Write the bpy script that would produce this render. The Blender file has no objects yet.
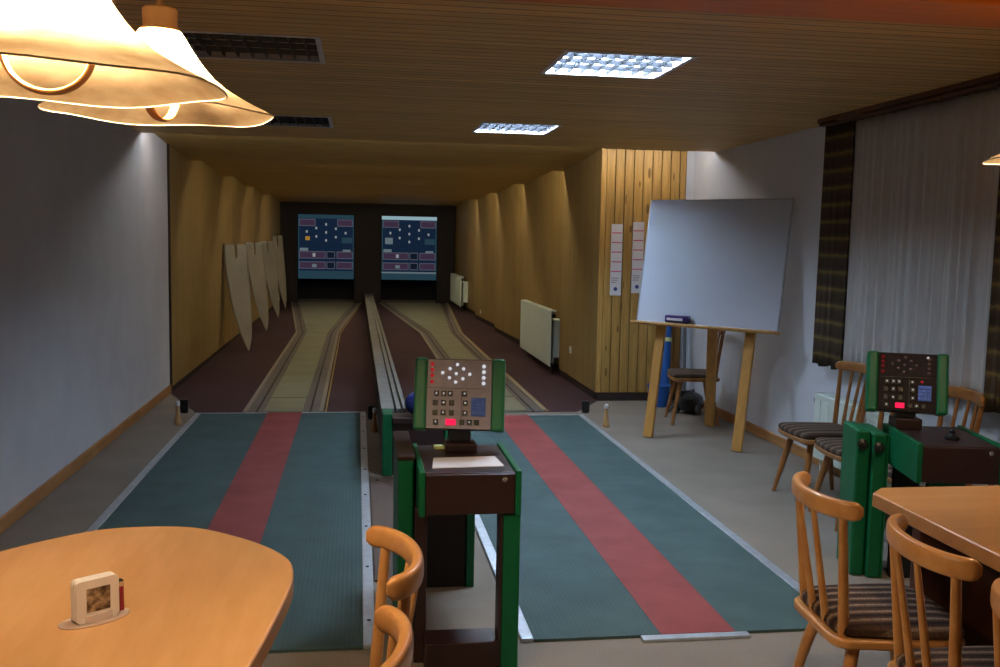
import bpy, bmesh, math, random
from mathutils import Vector, Matrix
random.seed(7)
PI = math.pi
SC = bpy.context.scene
COL = SC.collection
R = math.radians

# ------------------------------------------------------------------ helpers
def lin(h, a=1.0):
    h = h.lstrip('#')
    c = [int(h[i:i+2], 16)/255 for i in (0, 2, 4)]
    return tuple((x/12.92 if x <= .04045 else ((x+.055)/1.055)**2.4) for x in c) + (a,)

class MB:
    """collects shapes that become ONE mesh object"""
    def __init__(s): s.v = []; s.f = []
    def add(s, v, f, M=None):
        n = len(s.v)
        s.v += [tuple(M @ Vector(p)) if M is not None else tuple(p) for p in v]
        s.f += [tuple(i+n for i in q) for q in f]
        return s
    def box(s, x0, x1, y0, y1, z0, z1, M=None):
        v = [(x, y, z) for z in (z0, z1) for y in (y0, y1) for x in (x0, x1)]
        return s.add(v, [(0,2,3,1),(4,5,7,6),(0,1,5,4),(2,6,7,3),(0,4,6,2),(1,3,7,5)], M)
    def prism(s, poly, z0, z1, M=None):
        n = len(poly)
        v = [(x, y, z0) for x, y in poly] + [(x, y, z1) for x, y in poly]
        f = [tuple(range(n-1, -1, -1)), tuple(range(n, 2*n))]
        f += [(i, (i+1) % n, n+(i+1) % n, n+i) for i in range(n)]
        return s.add(v, f, M)
    def frustum(s, lo, hi, M=None):
        n = len(lo)
        f = [tuple(range(n-1, -1, -1)), tuple(range(n, 2*n))]
        f += [(i, (i+1) % n, n+(i+1) % n, n+i) for i in range(n)]
        return s.add(list(lo)+list(hi), f, M)
    def lathe(s, prof, n=24, M=None, cap=True, wave=None):
        v = []
        for j, (r, z) in enumerate(prof):
            for i in range(n):
                a = 2*PI*i/n
                rr, dz = (r, 0) if wave is None else wave(r, z, a, j)
                v.append((rr*math.cos(a), rr*math.sin(a), z+dz))
        f = []
        for j in range(len(prof)-1):
            for i in range(n):
                k = (i+1) % n
                f.append((j*n+i, j*n+k, (j+1)*n+k, (j+1)*n+i))
        if cap:
            f.append(tuple(range(n-1, -1, -1)))
            f.append(tuple((len(prof)-1)*n+i for i in range(n)))
        return s.add(v, f, M)
    def tube(s, path, rad, n=12, M=None):
        P = [Vector(p) for p in path]
        if not hasattr(rad, '__len__'): rad = [rad]*len(P)
        v = []; up = None
        for i, p in enumerate(P):
            t = (P[min(i+1, len(P)-1)]-P[max(i-1, 0)]).normalized()
            if up is None:
                up = Vector((0, 0, 1)) if abs(t.z) < .9 else Vector((1, 0, 0))
            a = up - t*up.dot(t); a.normalize(); b = t.cross(a); up = a
            r = rad[i]
            rx, ry = (r, r) if not hasattr(r, '__len__') else r
            for k in range(n):
                q = 2*PI*k/n
                v.append(tuple(p + a*(ry*math.cos(q)) + b*(rx*math.sin(q))))
        f = [tuple(range(n-1, -1, -1)), tuple((len(P)-1)*n+k for k in range(n))]
        for i in range(len(P)-1):
            for k in range(n):
                m = (k+1) % n
                f.append((i*n+k, i*n+m, (i+1)*n+m, (i+1)*n+k))
        return s.add(v, f, M)
    def sweep(s, path, prof, M=None, scale=None):
        """prof (side, up) swept along a path with z kept up"""
        P = [Vector(p) for p in path]; v = []; n = len(prof)
        for i, p in enumerate(P):
            t = (P[min(i+1, len(P)-1)]-P[max(i-1, 0)]); t.z = 0; t.normalize()
            sd = Vector((t.y, -t.x, 0)); k = scale[i] if scale else 1
            for a, b in prof: v.append(tuple(p + sd*a*k + Vector((0, 0, b*k))))
        f = [tuple(range(n-1, -1, -1)), tuple((len(P)-1)*n+k for k in range(n))]
        for i in range(len(P)-1):
            for k in range(n):
                m = (k+1) % n
                f.append((i*n+k, i*n+m, (i+1)*n+m, (i+1)*n+k))
        return s.add(v, f, M)
    def sheet(s, fn, nu, nv, M=None):
        v = [fn(i/nu, j/nv) for j in range(nv+1) for i in range(nu+1)]
        w = nu+1
        f = [(j*w+i, j*w+i+1, (j+1)*w+i+1, (j+1)*w+i) for j in range(nv) for i in range(nu)]
        return s.add(v, f, M)
    def build(s, name, m, parent=None, bevel=0, smooth=True, solid=0, seg=2, sub=0):
        me = bpy.data.meshes.new(name)
        me.from_pydata(s.v, [], s.f)
        bm = bmesh.new(); bm.from_mesh(me)
        bmesh.ops.recalc_face_normals(bm, faces=bm.faces)
        bm.to_mesh(me); bm.free()
        if smooth:
            for p in me.polygons: p.use_smooth = True
            me.set_sharp_from_angle(angle=R(38))
        me.materials.append(m)
        o = bpy.data.objects.new(name, me); COL.objects.link(o)
        if parent is not None: o.parent = parent
        if solid:
            k = o.modifiers.new('solid', 'SOLIDIFY'); k.thickness = solid; k.offset = 0
        if sub:
            k = o.modifiers.new('sub', 'SUBSURF'); k.levels = sub; k.render_levels = sub
        if bevel:
            k = o.modifiers.new('bevel', 'BEVEL'); k.width = bevel; k.segments = seg
            k.limit_method = 'ANGLE'; k.angle_limit = R(40)
        return o

def tag(o, label, cat, group=None):
    o['label'] = label; o['category'] = cat
    if group: o['group'] = group
    return o
def thing(name, label, cat, loc=(0, 0, 0), rz=0, group=None):
    o = bpy.data.objects.new(name, None); COL.objects.link(o)
    o.empty_display_size = .05
    o.location = loc; o.rotation_euler = (0, 0, rz)
    return tag(o, label, cat, group)
def struct(o):
    o['kind'] = 'structure'; return o
def dup(root, loc, rz, label, group=None):
    r = root.copy(); COL.objects.link(r); r.location = loc; r.rotation_euler = (0, 0, rz); r['label'] = label
    if group: r['group'] = group
    for ch in list(root.children):
        c = ch.copy(); COL.objects.link(c); c.parent = r
        for g in list(ch.children):
            d = g.copy(); COL.objects.link(d); d.parent = c
    return r
def rrect(w, h, r, n=5, cx=0, cy=0):
    p = []
    for sx, sy, a0 in ((1, 1, 0), (-1, 1, 90), (-1, -1, 180), (1, -1, 270)):
        for i in range(n+1):
            a = R(a0+90*i/n)
            p.append((cx+sx*(w/2-r)+r*math.cos(a), cy+sy*(h/2-r)+r*math.sin(a)))
    return p
def spline(pts, n=8, closed=True):
    out = []; m = len(pts)
    rng = range(m) if closed else range(m-1)
    for i in rng:
        g = lambda k: pts[(i+k) % m] if closed else pts[min(max(i+k, 0), m-1)]
        p0, p1, p2, p3 = g(-1), g(0), g(1), g(2)
        for k in range(n):
            t = k/n
            out.append(tuple(.5*((2*b)+(-a+c)*t+(2*a-5*b+4*c-d)*t*t+(-a+3*b-3*c+d)*t**3) for a, b, c, d in zip(p0, p1, p2, p3)))
    if not closed: out.append(tuple(pts[-1]))
    return out
def T(x, y, z): return Matrix.Translation((x, y, z))
def RX(a): return Matrix.Rotation(a, 4, 'X')
def RY(a): return Matrix.Rotation(a, 4, 'Y')
def RZ(a): return Matrix.Rotation(a, 4, 'Z')

# ------------------------------------------------------------------ materials
class NT:
    def __init__(s, name):
        s.m = bpy.data.materials.new(name); s.m.use_nodes = True
        s.t = s.m.node_tree; s.t.nodes.clear()
        s.out = s.t.nodes.new('ShaderNodeOutputMaterial')
    def n(s, typ, ins=None, **kw):
        x = s.t.nodes.new('ShaderNode'+typ)
        for k, v in kw.items(): setattr(x, k, v)
        for k, v in (ins or {}).items():
            if hasattr(v, 'is_output'): s.t.links.new(v, x.inputs[k])
            else: x.inputs[k].default_value = v
        return x
    def math(s, op, a, b=0.0, c=None):
        x = s.t.nodes.new('ShaderNodeMath'); x.operation = op
        for i, v in enumerate((a, b) if c is None else (a, b, c)):
            if hasattr(v, 'is_output'): s.t.links.new(v, x.inputs[i])
            else: x.inputs[i].default_value = v
        return x.outputs[0]
    def mix(s, f, a, b, typ='MIX'):
        x = s.t.nodes.new('ShaderNodeMix'); x.data_type = 'RGBA'; x.blend_type = typ
        for i, v in ((0, f), (6, a), (7, b)):
            if hasattr(v, 'is_output'): s.t.links.new(v, x.inputs[i])
            else: x.inputs[i].default_value = v
        return x.outputs[2]
    def ramp(s, f, stops):
        x = s.t.nodes.new('ShaderNodeValToRGB'); e = x.color_ramp.elements
        while len(e) < len(stops): e.new(.5)
        for el, (p, c) in zip(e, stops): el.position = p; el.color = c
        s.t.links.new(f, x.inputs[0]); return x.outputs[0]
    def obj(s, scale=(1, 1, 1)):
        tc = s.n('TexCoord'); mp = s.n('Mapping', {'Vector': tc.outputs['Object'], 'Scale': scale}); return mp.outputs[0]
    def noise(s, vec, scale=5, detail=3, rough=.55):
        return s.n('TexNoise', {'Vector': vec, 'Scale': scale, 'Detail': detail, 'Roughness': rough}).outputs[0]
    def bump(s, h, strength=.2, dist=.01):
        return s.n('Bump', {'Height': h, 'Strength': strength, 'Distance': dist}).outputs[0]
    def done(s, col, rough=.6, metal=0, normal=None, spec=.5, emit=None, es=0, coat=0):
        b = s.n('BsdfPrincipled', {'Base Color': col, 'Roughness': rough, 'Metallic': metal, 'Specular IOR Level': spec, 'Coat Weight': coat})
        if normal is not None: s.t.links.new(normal, b.inputs['Normal'])
        if emit is not None:
            b.inputs['Emission Strength'].default_value = es
            if hasattr(emit, 'is_output'): s.t.links.new(emit, b.inputs['Emission Color'])
            else: b.inputs['Emission Color'].default_value = emit
        s.t.links.new(b.outputs[0], s.out.inputs[0]); return s.m

def flat(name, hexc, rough=.55, metal=0, spec=.5, var=.08, scale=14, bump=0, coat=0):
    k = NT(name); c = lin(hexc); f = k.noise(k.obj(), scale, 3)
    d = tuple(x*(1-var) for x in c[:3])+(1,); l = tuple(min(1, x*(1+var)) for x in c[:3])+(1,)
    col = k.ramp(f, [(.3, d), (.7, l)])
    return k.done(col, rough, metal, k.bump(f, bump) if bump else None, spec, coat=coat)
def glow(name, hexc, s):
    k = NT(name); k.done((0, 0, 0, 1), .5, spec=.05, emit=lin(hexc), es=s); return k.m
def wood(name, c1, c2, stretch=(2, 22, 22), rough=.38, spec=.5, bump=.03, coat=0):
    k = NT(name); v = k.obj(stretch)
    a = k.noise(v, 1.6, 5, .6); b = k.noise(k.obj((1, 1, 1)), 2.2, 2)
    f = k.math('ADD', k.math('MULTIPLY', a, .7), k.math('MULTIPLY', b, .3))
    col = k.ramp(f, [(.36, lin(c1)), (.64, lin(c2))])
    return k.done(col, rough, 0, k.bump(a, bump), spec, coat=coat)
def planks(name, c1, c2, gap, across, width, stretch, gapw=.05, rough=.5, tone=.25, knots=False, spec=.4):
    k = NT(name); tc = k.n('TexCoord'); sp = k.n('SeparateXYZ', {0: tc.outputs['Object']})
    q = k.math('DIVIDE', sp.outputs[across], width)
    idx = k.math('FLOOR', q); fr = k.math('FRACT', q)
    wn = k.n('TexWhiteNoise', {'W': idx}, noise_dimensions='1D').outputs['Value']
    off = k.n('CombineXYZ', {'X': k.math('MULTIPLY', wn, 37.0), 'Y': k.math('MULTIPLY', wn, 11.0), 'Z': k.math('MULTIPLY', wn, 23.0)}).outputs[0]
    mp = k.n('Mapping', {'Vector': tc.outputs['Object'], 'Scale': stretch}).outputs[0]
    vv = k.n('VectorMath', {0: mp, 1: off}, operation='ADD').outputs[0]
    a = k.noise(vv, 1.5, 5, .62)
    col = k.ramp(a, [(.33, lin(c1)), (.67, lin(c2))])
    br = k.math('ADD', 1-tone/2, k.math('MULTIPLY', wn, tone))
    hs = k.n('HueSaturation', {'Value': br, 'Color': col}).outputs[0]
    if knots:
        mk = k.n('Mapping', {'Vector': tc.outputs['Object'], 'Scale': (11, 11, 3.2)}).outputs[0]
        vk = k.n('TexVoronoi', {'Vector': k.n('VectorMath', {0: mk, 1: off}, operation='ADD').outputs[0], 'Scale': 1.0}).outputs['Distance']
        kf = k.math('MULTIPLY', k.math('LESS_THAN', vk, .17), .7)
        hs = k.mix(kf, hs, lin('#3a2410'))
    e = k.math('ABSOLUTE', k.math('SUBTRACT', fr, .5))
    g = k.n('MapRange', {'Value': e, 'From Min': .5-gapw, 'From Max': .5-gapw*.4}).outputs[0]
    col = k.mix(g, hs, lin(gap))
    h = k.math('SUBTRACT', k.math('MULTIPLY', a, .15), g)
    return k.done(col, rough, 0, k.bump(h, .35, .004), spec)

M = {}
M['plaster_l'] = flat('white_plaster_left', '#c6cad3', .85, var=.05, scale=3, bump=.05)
M['plaster_r'] = flat('white_plaster', '#cdd3dc', .85, var=.04, scale=3, bump=.05)
M['ceil'] = planks('ceiling_boards', '#bd9452', '#d8b16c', '#57391a', 'Y', .088, (2.2, 26, 26), .07, .55, .22)
M['lane_ceil'] = planks('lane_ceiling_boards', '#b1914e', '#ccac68', '#5a4420', 'Y', .088, (2.2, 26, 26), .05, .55, .15)
M['lane_wall'] = planks('lane_wall_boards', '#846c40', '#9c8452', '#544426', 'Y', .095, (26, 26, 1.6), .035, .5, .16)
M['pine'] = planks('pine_boards', '#a27c40', '#c09a56', '#826230', 'X', .095, (26, 26, 1.5), .0, .45, .25, True)
M['gapdark'] = flat('dark_gap', '#20130a', .9)
M['beam'] = wood('red_beam', '#bd6820', '#d07a2c', (2, 24, 24), .5)
M['skirt'] = wood('skirting_wood', '#96683a', '#b58450', (18, 2, 18), .5)
M['plinth'] = flat('dark_plinth', '#2a1a16', .7)
def carpet(name, a, b, s=160, rough=.95):
    k = NT(name); f = k.noise(k.obj(), s, 2, .7); g = k.noise(k.obj(), 2.5, 3)
    col = k.ramp(k.math('ADD', k.math('MULTIPLY', f, .6), k.math('MULTIPLY', g, .4)), [(.35, lin(a)), (.65, lin(b))])
    return k.done(col, rough, 0, k.bump(f, .4, .004), .15)
M['carpet'] = carpet('beige_carpet', '#787067', '#8c847a')
M['lane_floor'] = carpet('lane_floor_covering', '#3e2d32', '#4a363b', 40, .7)
def rubber(name, a, b, axis='X', per=.02, rough=.75):
    k = NT(name); tc = k.n('TexCoord'); sp = k.n('SeparateXYZ', {0: tc.outputs['Object']})
    w = k.math('FRACT', k.math('DIVIDE', sp.outputs[axis], per))
    w = k.math('ABSOLUTE', k.math('SUBTRACT', w, .5))
    g = k.noise(k.obj(), 3.5, 4)
    col = k.ramp(k.math('ADD', k.math('MULTIPLY', w, .25), k.math('MULTIPLY', g, .8)), [(.3, lin(a)), (.7, lin(b))])
    return k.done(col, rough, 0, k.bump(w, .4, .003), .25)
M['mat_green'] = rubber('green_rubber', '#3a4e4f', '#475f60')
M['mat_red'] = rubber('red_runner_rubber', '#7e3b3a', '#964c4a', 'X', .01)
M['alu'] = flat('aluminium_strip', '#b9c2cc', .42, .6, var=.12, scale=20)
M['bolt'] = flat('bolt_dark', '#2b2d31', .5, .5)
M['lane_board'] = flat('lane_board_pale', '#85866f', .42, var=.16, scale=2.2)
M['gutter'] = flat('gutter_grey', '#67615f', .5, var=.12, scale=4)
M['gutter_edge'] = flat('gutter_edge', '#8e8678', .5, var=.1)
M['rail_yellow'] = flat('edge_strip_yellow', '#9c8448', .5)
M['trough'] = flat('return_rail_grey', '#8d8d88', .4, .3, var=.15, scale=5)
M['trough_dark'] = flat('return_rail_dark', '#1d1a1a', .6)
M['black'] = flat('matt_black', '#0d0b10', .8)
M['endwall'] = flat('end_wall_dark', '#12080f', .8, var=.15, scale=3)
M['beech'] = wood('beech_lacquer', '#b98048', '#d09a5e', (9, 9, 9), .28, bump=.01, coat=.25)
M['beech_top'] = wood('beech_table_top', '#cb9a66', '#d9aa78', (14, 2.0, 14), .33, bump=.008, coat=.15)
M['beech_top_x'] = wood('beech_table_top_right', '#ad7a44', '#bd8a54', (2.0, 14, 14), .33, bump=.008, coat=.15)
M['darkbeech'] = wood('dark_beech', '#84552b', '#9c6a36', (9, 9, 9), .35, bump=.01)
M['easel'] = wood('easel_pine', '#b07f3c', '#c9964e', (20, 20, 2.5), .5)
M['pedestal'] = wood('pedestal_dark_wood', '#4a2a1a', '#5c3624', (20, 20, 3), .4)
def stripes(name, base, pale, axis, per, dark='#1f1512'):
    k = NT(name); tc = k.n('TexCoord'); sp = k.n('SeparateXYZ', {0: tc.outputs['Object']})
    n = k.noise(k.obj(), 90, 2)
    w = k.math('FRACT', k.math('ADD', k.math('DIVIDE', sp.outputs[axis], per), k.math('MULTIPLY', n, .18)))
    col = k.ramp(w, [(0, lin(dark)), (.25, lin(base)), (.5, lin(pale)), (.62, lin(base)), (1, lin(dark))])
    f = k.noise(k.obj(), 220, 2)
    col = k.mix(k.math('MULTIPLY', k.math('GREATER_THAN', f, .56), .5), col, lin(dark))
    return k.done(col, .9, 0, k.bump(f, .3, .003), .15)
M['cushion'] = stripes('striped_brown_upholstery', '#4d3a30', '#8d7a66', 'Y', .055)
M['cushion_wall'] = stripes('striped_taupe_upholstery', '#57483f', '#7a695c', 'Y', .07, '#35291f')
M['green'] = flat('green_enamel', '#085c38', .42, 0, .3, var=.08, scale=4)
M['green_cheek'] = flat('green_cheek', '#2f7858', .42, 0, .3, var=.06)
M['brown_panel'] = flat('dark_brown_panel', '#2c1a1b', .38, var=.12, scale=5)
M['plate'] = flat('panel_face_glare', '#8f8a98', .38, 0, var=.12, scale=30)  # glare of the ceiling lights painted into the face as an even grey
M['plate_dark'] = flat('panel_face_dark', '#231a1c', .55, 0, .12, var=.2, scale=30)
M['knob'] = flat('black_plastic', '#141414', .4)
M['silver'] = flat('silver_metal', '#c9c9c9', .25, .9)
M['lampwhite'] = glow('indicator_white', '#e8e8ee', .5)
M['lampoff'] = flat('indicator_unlit', '#5a4743', .35)
M['lampdim'] = glow('indicator_small', '#d8d8da', .4)
M['lampred'] = glow('indicator_red', '#c8242c', .4)
M['lampreddim'] = glow('indicator_red_dim', '#a01c20', .25)
M['digit'] = glow('digital_display', '#ff2050', .75)
M['bluekey'] = flat('blue_key', '#3a68c8', .45)
M['paper'] = flat('paper_white', '#dedde2', .8, var=.03)
M['note'] = flat('yellow_note', '#c9cf8c', .8)
M['whiteboard'] = flat('whiteboard_enamel', '#ced8e8', .32, var=.02, scale=2)
M['purple'] = flat('purple_plastic', '#3a2170', .45)
M['rad'] = flat('radiator_enamel', '#d6e4dc', .4, var=.03)
M['glass_dark'] = flat('night_window_glass', '#05070a', .08)
M['winframe'] = flat('window_frame_white', '#c9c9c4', .5)
M['rule'] = flat('red_print', '#d0607c', .8)
M['blueprint'] = flat('blue_print', '#3a4a90', .8)
M['board'] = flat('grey_board', '#726d64', .6, var=.12, scale=3)
M['board_edge'] = flat('grey_board_edge', '#56503f', .7)
M['pinwood'] = wood('turned_wood', '#b98d58', '#d2aa74', (10, 10, 3), .35)
M['socket'] = flat('socket_white', '#d9d8d2', .45)
M['blue_fabric'] = flat('blue_fabric', '#1f5fae', .7, var=.12, scale=40)
M['grey_plastic'] = flat('grey_plastic', '#5d6168', .5)
M['ballblue'] = flat('ball_blue', '#22337a', .25)
M['ballred'] = flat('ball_red', '#8a1f35', .25)
M['acrylic'] = None
k = NT('clear_acrylic'); b1 = k.n('BsdfPrincipled', {'Base Color': lin('#f2e2dc'), 'Roughness': .15, 'IOR': 1.4, 'Alpha': .38})
k.t.links.new(b1.outputs[0], k.out.inputs[0]); M['acrylic'] = k.m
M['coaster'] = flat('coaster_card', '#ece6e4', .8, var=.02)
k = NT('coaster_photo_print'); f = k.noise(k.obj((1, 1, 1)), 60, 3); M['photo'] = k.done(k.ramp(f, [(.35, lin('#3d2a1a')), (.5, lin('#7b6550')), (.68, lin('#c0ab8c'))]), .6)
# pendant shade: parchment that lets the bulb shine through
k = NT('parchment_shade'); f = k.noise(k.obj((6, 6, 14)), 3, 4)
col = k.ramp(f, [(.35, lin('#d9bd92')), (.7, lin('#f0dcb8'))])
d = k.n('BsdfDiffuse', {'Color': col}); t = k.n('BsdfTranslucent', {'Color': col})
mx = k.n('MixShader', {0: .62, 1: d.outputs[0], 2: t.outputs[0]}); k.t.links.new(mx.outputs[0], k.out.inputs[0]); M['shade'] = k.m
M['bulb'] = glow('warm_bulb', '#ffe0b6', 820)
M['hoop'] = wood('bent_hoop_wood', '#b9773c', '#cf9354', (12, 12, 12), .35)
M['cup'] = wood('lamp_cup_wood', '#e6bf92', '#f0d0a8', (12, 12, 12), .35)
M['cord'] = flat('lamp_cord', '#7a5136', .6)
M['tube_on'] = glow('fluorescent_tube', '#d0e6ff', 225)
M['tube_front'] = glow('concealed_front_tube', '#f6f4f4', 22)
M['tube_hidden'] = glow('hidden_tube', '#fff3d4', 41)
M['tube_off'] = flat('fluorescent_tube_off', '#c9c6c0', .4)
M['louver'] = flat('louver_blades', '#26282c', .4, 0, .3)
M['reflector'] = flat('lamp_reflector', '#ece8e0', .35, .45, var=.03)
M['housing'] = flat('lamp_housing_white', '#c4c4c6', .45)
# curtains
k = NT('sheer_voile'); f = k.noise(k.obj((1, 14, 2)), 4, 3)
col = k.ramp(f, [(.2, lin('#c2c0bd')), (.8, lin('#d2d0cd'))])
d = k.n('BsdfDiffuse', {'Color': col}); t = k.n('BsdfTranslucent', {'Color': col}); tr = k.n('BsdfTransparent')
m1 = k.n('MixShader', {0: .12, 1: d.outputs[0], 2: t.outputs[0]}); m2 = k.n('MixShader', {0: .05, 1: m1.outputs[0], 2: tr.outputs[0]})
k.t.links.new(m2.outputs[0], k.out.inputs[0]); M['sheer'] = k.m
k = NT('woven_drape'); tc = k.n('TexCoord'); sp = k.n('SeparateXYZ', {0: tc.outputs['Object']})
n1 = k.noise(k.obj((30, 30, 120)), 2, 3)
z = k.math('FRACT', k.math('ADD', k.math('DIVIDE', sp.outputs['Z'], .115), k.math('MULTIPLY', n1, .5)))
col = k.ramp(z, [(0, lin('#443a30')), (.5, lin('#50443a')), (.62, lin('#6f6440')), (.72, lin('#7a6c46')), (.8, lin('#50443a')), (1, lin('#443a30'))])
M['drape'] = k.done(col, .95, 0, k.bump(n1, .4, .004), .1)
M['valance'] = wood('curtain_rail_wood', '#4e2d18', '#633b20', (20, 2, 20), .5)
# ------------------------------------------------------------------ the setting
XL, XR = -1.885, 3.365          # white side walls
XLL, XLR = -1.88, 2.395         # boarded lane walls
YP = 9.53                       # face of the boarded return wall, where the lanes begin
YE = 24.4                       # end wall
ZC = 2.485
YS = 9.02                       # front room ceiling ends here
STEPS = [11.36, 14.18, 16.95, 19.85]
ZR, ZB = 2.545, 2.43            # lane ceiling: top of each bay, lower lip of each bay

struct(MB().box(-2.3, 3.8, -3.6, 25.9, -.12, 0).build('floor', M['carpet'], smooth=False))
lf = MB().prism([(XLL, 10.15), (-1.44, 8.98), (.03, 8.9), (.66, 8.9), (2.06, 8.9), (XLR+.01, 9.5), (XLR+.13, 9.6), (XLR+.13, YE), (XLL, YE)], -.02, .003)
struct(lf.build('floor_lane', M['lane_floor'], smooth=False))
LIGHTS = [(1.265, 4.83, .62, .62), (1.225, 7.68, .60, .66), (-.49, 4.80, .62, .62), (-.51, 7.72, .60, .66)]   # recessed louvre lights
m = MB(); ys_ = sorted({-3.6, YS}|{c[1]+k*c[3]/2 for c in LIGHTS for k in (-1, 1)})
for y0, y1 in zip(ys_[:-1], ys_[1:]):
    x = -2.2
    for c in sorted(LIGHTS):
        if c[1]-c[3]/2 <= (y0+y1)/2 <= c[1]+c[3]/2:
            m.box(x, c[0]-c[2]/2, y0, y1, ZC, ZC+.2); x = c[0]+c[2]/2
    m.box(x, 3.7, y0, y1, ZC, ZC+.2)
struct(m.build('ceiling', M['ceil'], smooth=False))
struct(MB().box(-2.2, 3.7, YS, YP+.6, ZR+.02, ZR+.2).build('ceiling_step', M['lane_ceil'], smooth=False))
# lane ceiling: bays that drop towards the back, then jump up behind a lip
bays = [YP-.1]+STEPS+[YE]
m = MB()
for i in range(len(bays)-1):
    a, b = bays[i], bays[i+1]
    zb = ZB if b != YE else 2.45
    prof = [(a, ZR), (b, zb), (b, ZR+.16), (a, ZR+.16)]
    v = [(x, y, z) for x in (XLL-.1, XLR+.1) for y, z in prof]
    m.add(v, [(0,1,2,3), (7,6,5,4), (0,4,5,1), (1,5,6,2), (2,6,7,3), (3,7,4,0)])
struct(m.build('ceiling_lane', M['lane_ceil'], smooth=False))
struct(MB().box(XL, XR, 3.08, 3.40, ZC-.065, ZC).build('trim_1', M['beam'], smooth=False, bevel=.006))

struct(MB().box(XL-.25, XL, -3.6, 10.2, 0, 2.7).build('wall_left', M['plaster_l'], smooth=False))
struct(MB().box(XL-.25, XLL, 10.2, YE+.3, 0, 2.7).build('wall_left_lane', M['lane_wall'], smooth=False))
# saw-tooth boarded wall: every bay leans in towards the lane, then steps back behind a lip
WR = .10
tooth = [(XLR, YP+.02), (XLR, STEPS[0])]
for a, b in zip(STEPS, STEPS[1:]+[YE+.3]): tooth += [(XLR+WR, a), (XLR+(0 if b < YE else .03), b)]
def wx(y):
    for (xa, ya), (xb, yb) in zip(tooth[:-1], tooth[1:]):
        if ya < y <= yb: return xa+(xb-xa)*(y-ya)/(yb-ya)
    return XLR
for i in range(0, len(tooth), 2):
    (xa, ya), (xb, yb) = tooth[i], tooth[i+1]
    struct(MB().prism([(xa, ya), (xb, yb), (xb+.03, yb), (xa+.03, ya)], .085, 2.7).build('wall_right_lane', M['lane_wall'], smooth=False))
    struct(MB().prism([(xa+.012, ya), (xb+.012, yb), (xb+.028, yb), (xa+.028, ya)], 0, .085).build('baseboard_right_lane', M['plinth'], smooth=False))
struct(MB().box(XLR+.131, XLR+.3, YP+.061, YE+.3, 0, 2.7).build('wall_right_lane_core', M['plinth'], smooth=False))
# boarded return wall: single boards with open joints on a dark backing
m = MB(); x = XLR; w = .095
m.box(x, x+.05, YP, YP+.03, .085, 2.53); x += .05
while x < 3.26:
    m.box(x+.004, min(x+w, 3.272)-.004, YP, YP+.028, .085, 2.53); x += w
struct(m.build('wall_back', M['pine'], smooth=False, bevel=.004))
struct(MB().box(XLR+.002, 3.28, YP+.025, YP+.06, .02, 2.7).build('wall_back_backing', M['gapdark'], smooth=False))
struct(MB().box(3.28, XR+.25, YP+.02, YP+.2, 0, 2.7).build('wall_back_plaster', M['plaster_r'], smooth=False))
struct(MB().box(XLR+.03, 3.27, YP-.005, YP+.024, 0, .085).build('baseboard_back', M['plinth'], smooth=False))
struct(MB().box(XLL-.005, XLL+.012, 10.2, YE, 0, .05).build('baseboard_left_lane', M['plinth'], smooth=False))
struct(MB().box(XLL-.02, XLL+.012, 10.17, 10.22, 0, 2.6).build('trim_2', M['plinth'], smooth=False))
# right wall with the window opening
WY0, WY1, WZ0, WZ1 = 4.86, 6.08, .90, 2.22
m = MB().box(XR, XR+.28, -3.6, WY0, 0, 2.7).box(XR, XR+.28, WY1, YP+.1, 0, 2.7)
m.box(XR, XR+.28, WY0, WY1, 0, WZ0).box(XR, XR+.28, WY0, WY1, WZ1, 2.7)
struct(m.build('wall_right', M['plaster_r'], smooth=False))
struct(MB().box(XL-.25, XR+.28, -3.85, -3.6, 0, 2.7).build('wall_front', M['plaster_r'], smooth=False))
wi = struct(MB().box(XR+.13, XR+.145, WY0+.04, WY1-.04, WZ0+.04, WZ1-.04).build('window_1', M['glass_dark'], smooth=False))
m = MB()
for y0, y1, z0, z1 in ((WY0, WY0+.06, WZ0, WZ1), (WY1-.06, WY1, WZ0, WZ1), (WY0+.06, WY1-.06, WZ0, WZ0+.06), (WY0+.06, WY1-.06, WZ1-.06, WZ1), (5.44, 5.50, WZ0+.06, WZ1-.06)):
    m.box(XR+.10, XR+.17, y0, y1, z0, z1)
m.build('window_frame', M['winframe'], wi, smooth=False, bevel=.004)
MB().box(XR-.10, XR+.12, WY0-.1, WY1+.1, WZ0-.06, WZ0-.025).build('window_sill', M['grey_plastic'], wi, smooth=False, bevel=.006)
def skirting(name, x0, x1, y0, y1):
    struct(MB().box(x0, x1, y0, y1, 0, .082).build(name, M['skirt'], smooth=False, bevel=.005))
skirting('baseboard_left', XL, XL+.018, -3.6, 10.16)
skirting('baseboard_right', XR-.018, XR, -3.6, YP-.0)
# end wall with two openings above the pin pits
m = MB()
PX = [(-1.475, -.085), (.57, 1.965)]
for x0, x1 in ((XLL, PX[0][0]), (PX[0][1], PX[1][0]), (PX[1][1], XLR)):
    m.box(x0, x1, YE, YE+.25, 0, 2.6)
for x0, x1 in PX: m.box(x0, x1, YE, YE+.25, 2.165, 2.6)
struct(m.build('wall_end', M['endwall'], smooth=False))
m = MB().box(XLL, XLR, YE+1.3, YE+1.35, 0, 2.6)
struct(m.build('wall_end_pit', M['black'], smooth=False))

M['floorpatch'] = wood('brown_floor_patch', '#4a382c', '#58443a', (8, 2, 8), .6)
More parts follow.
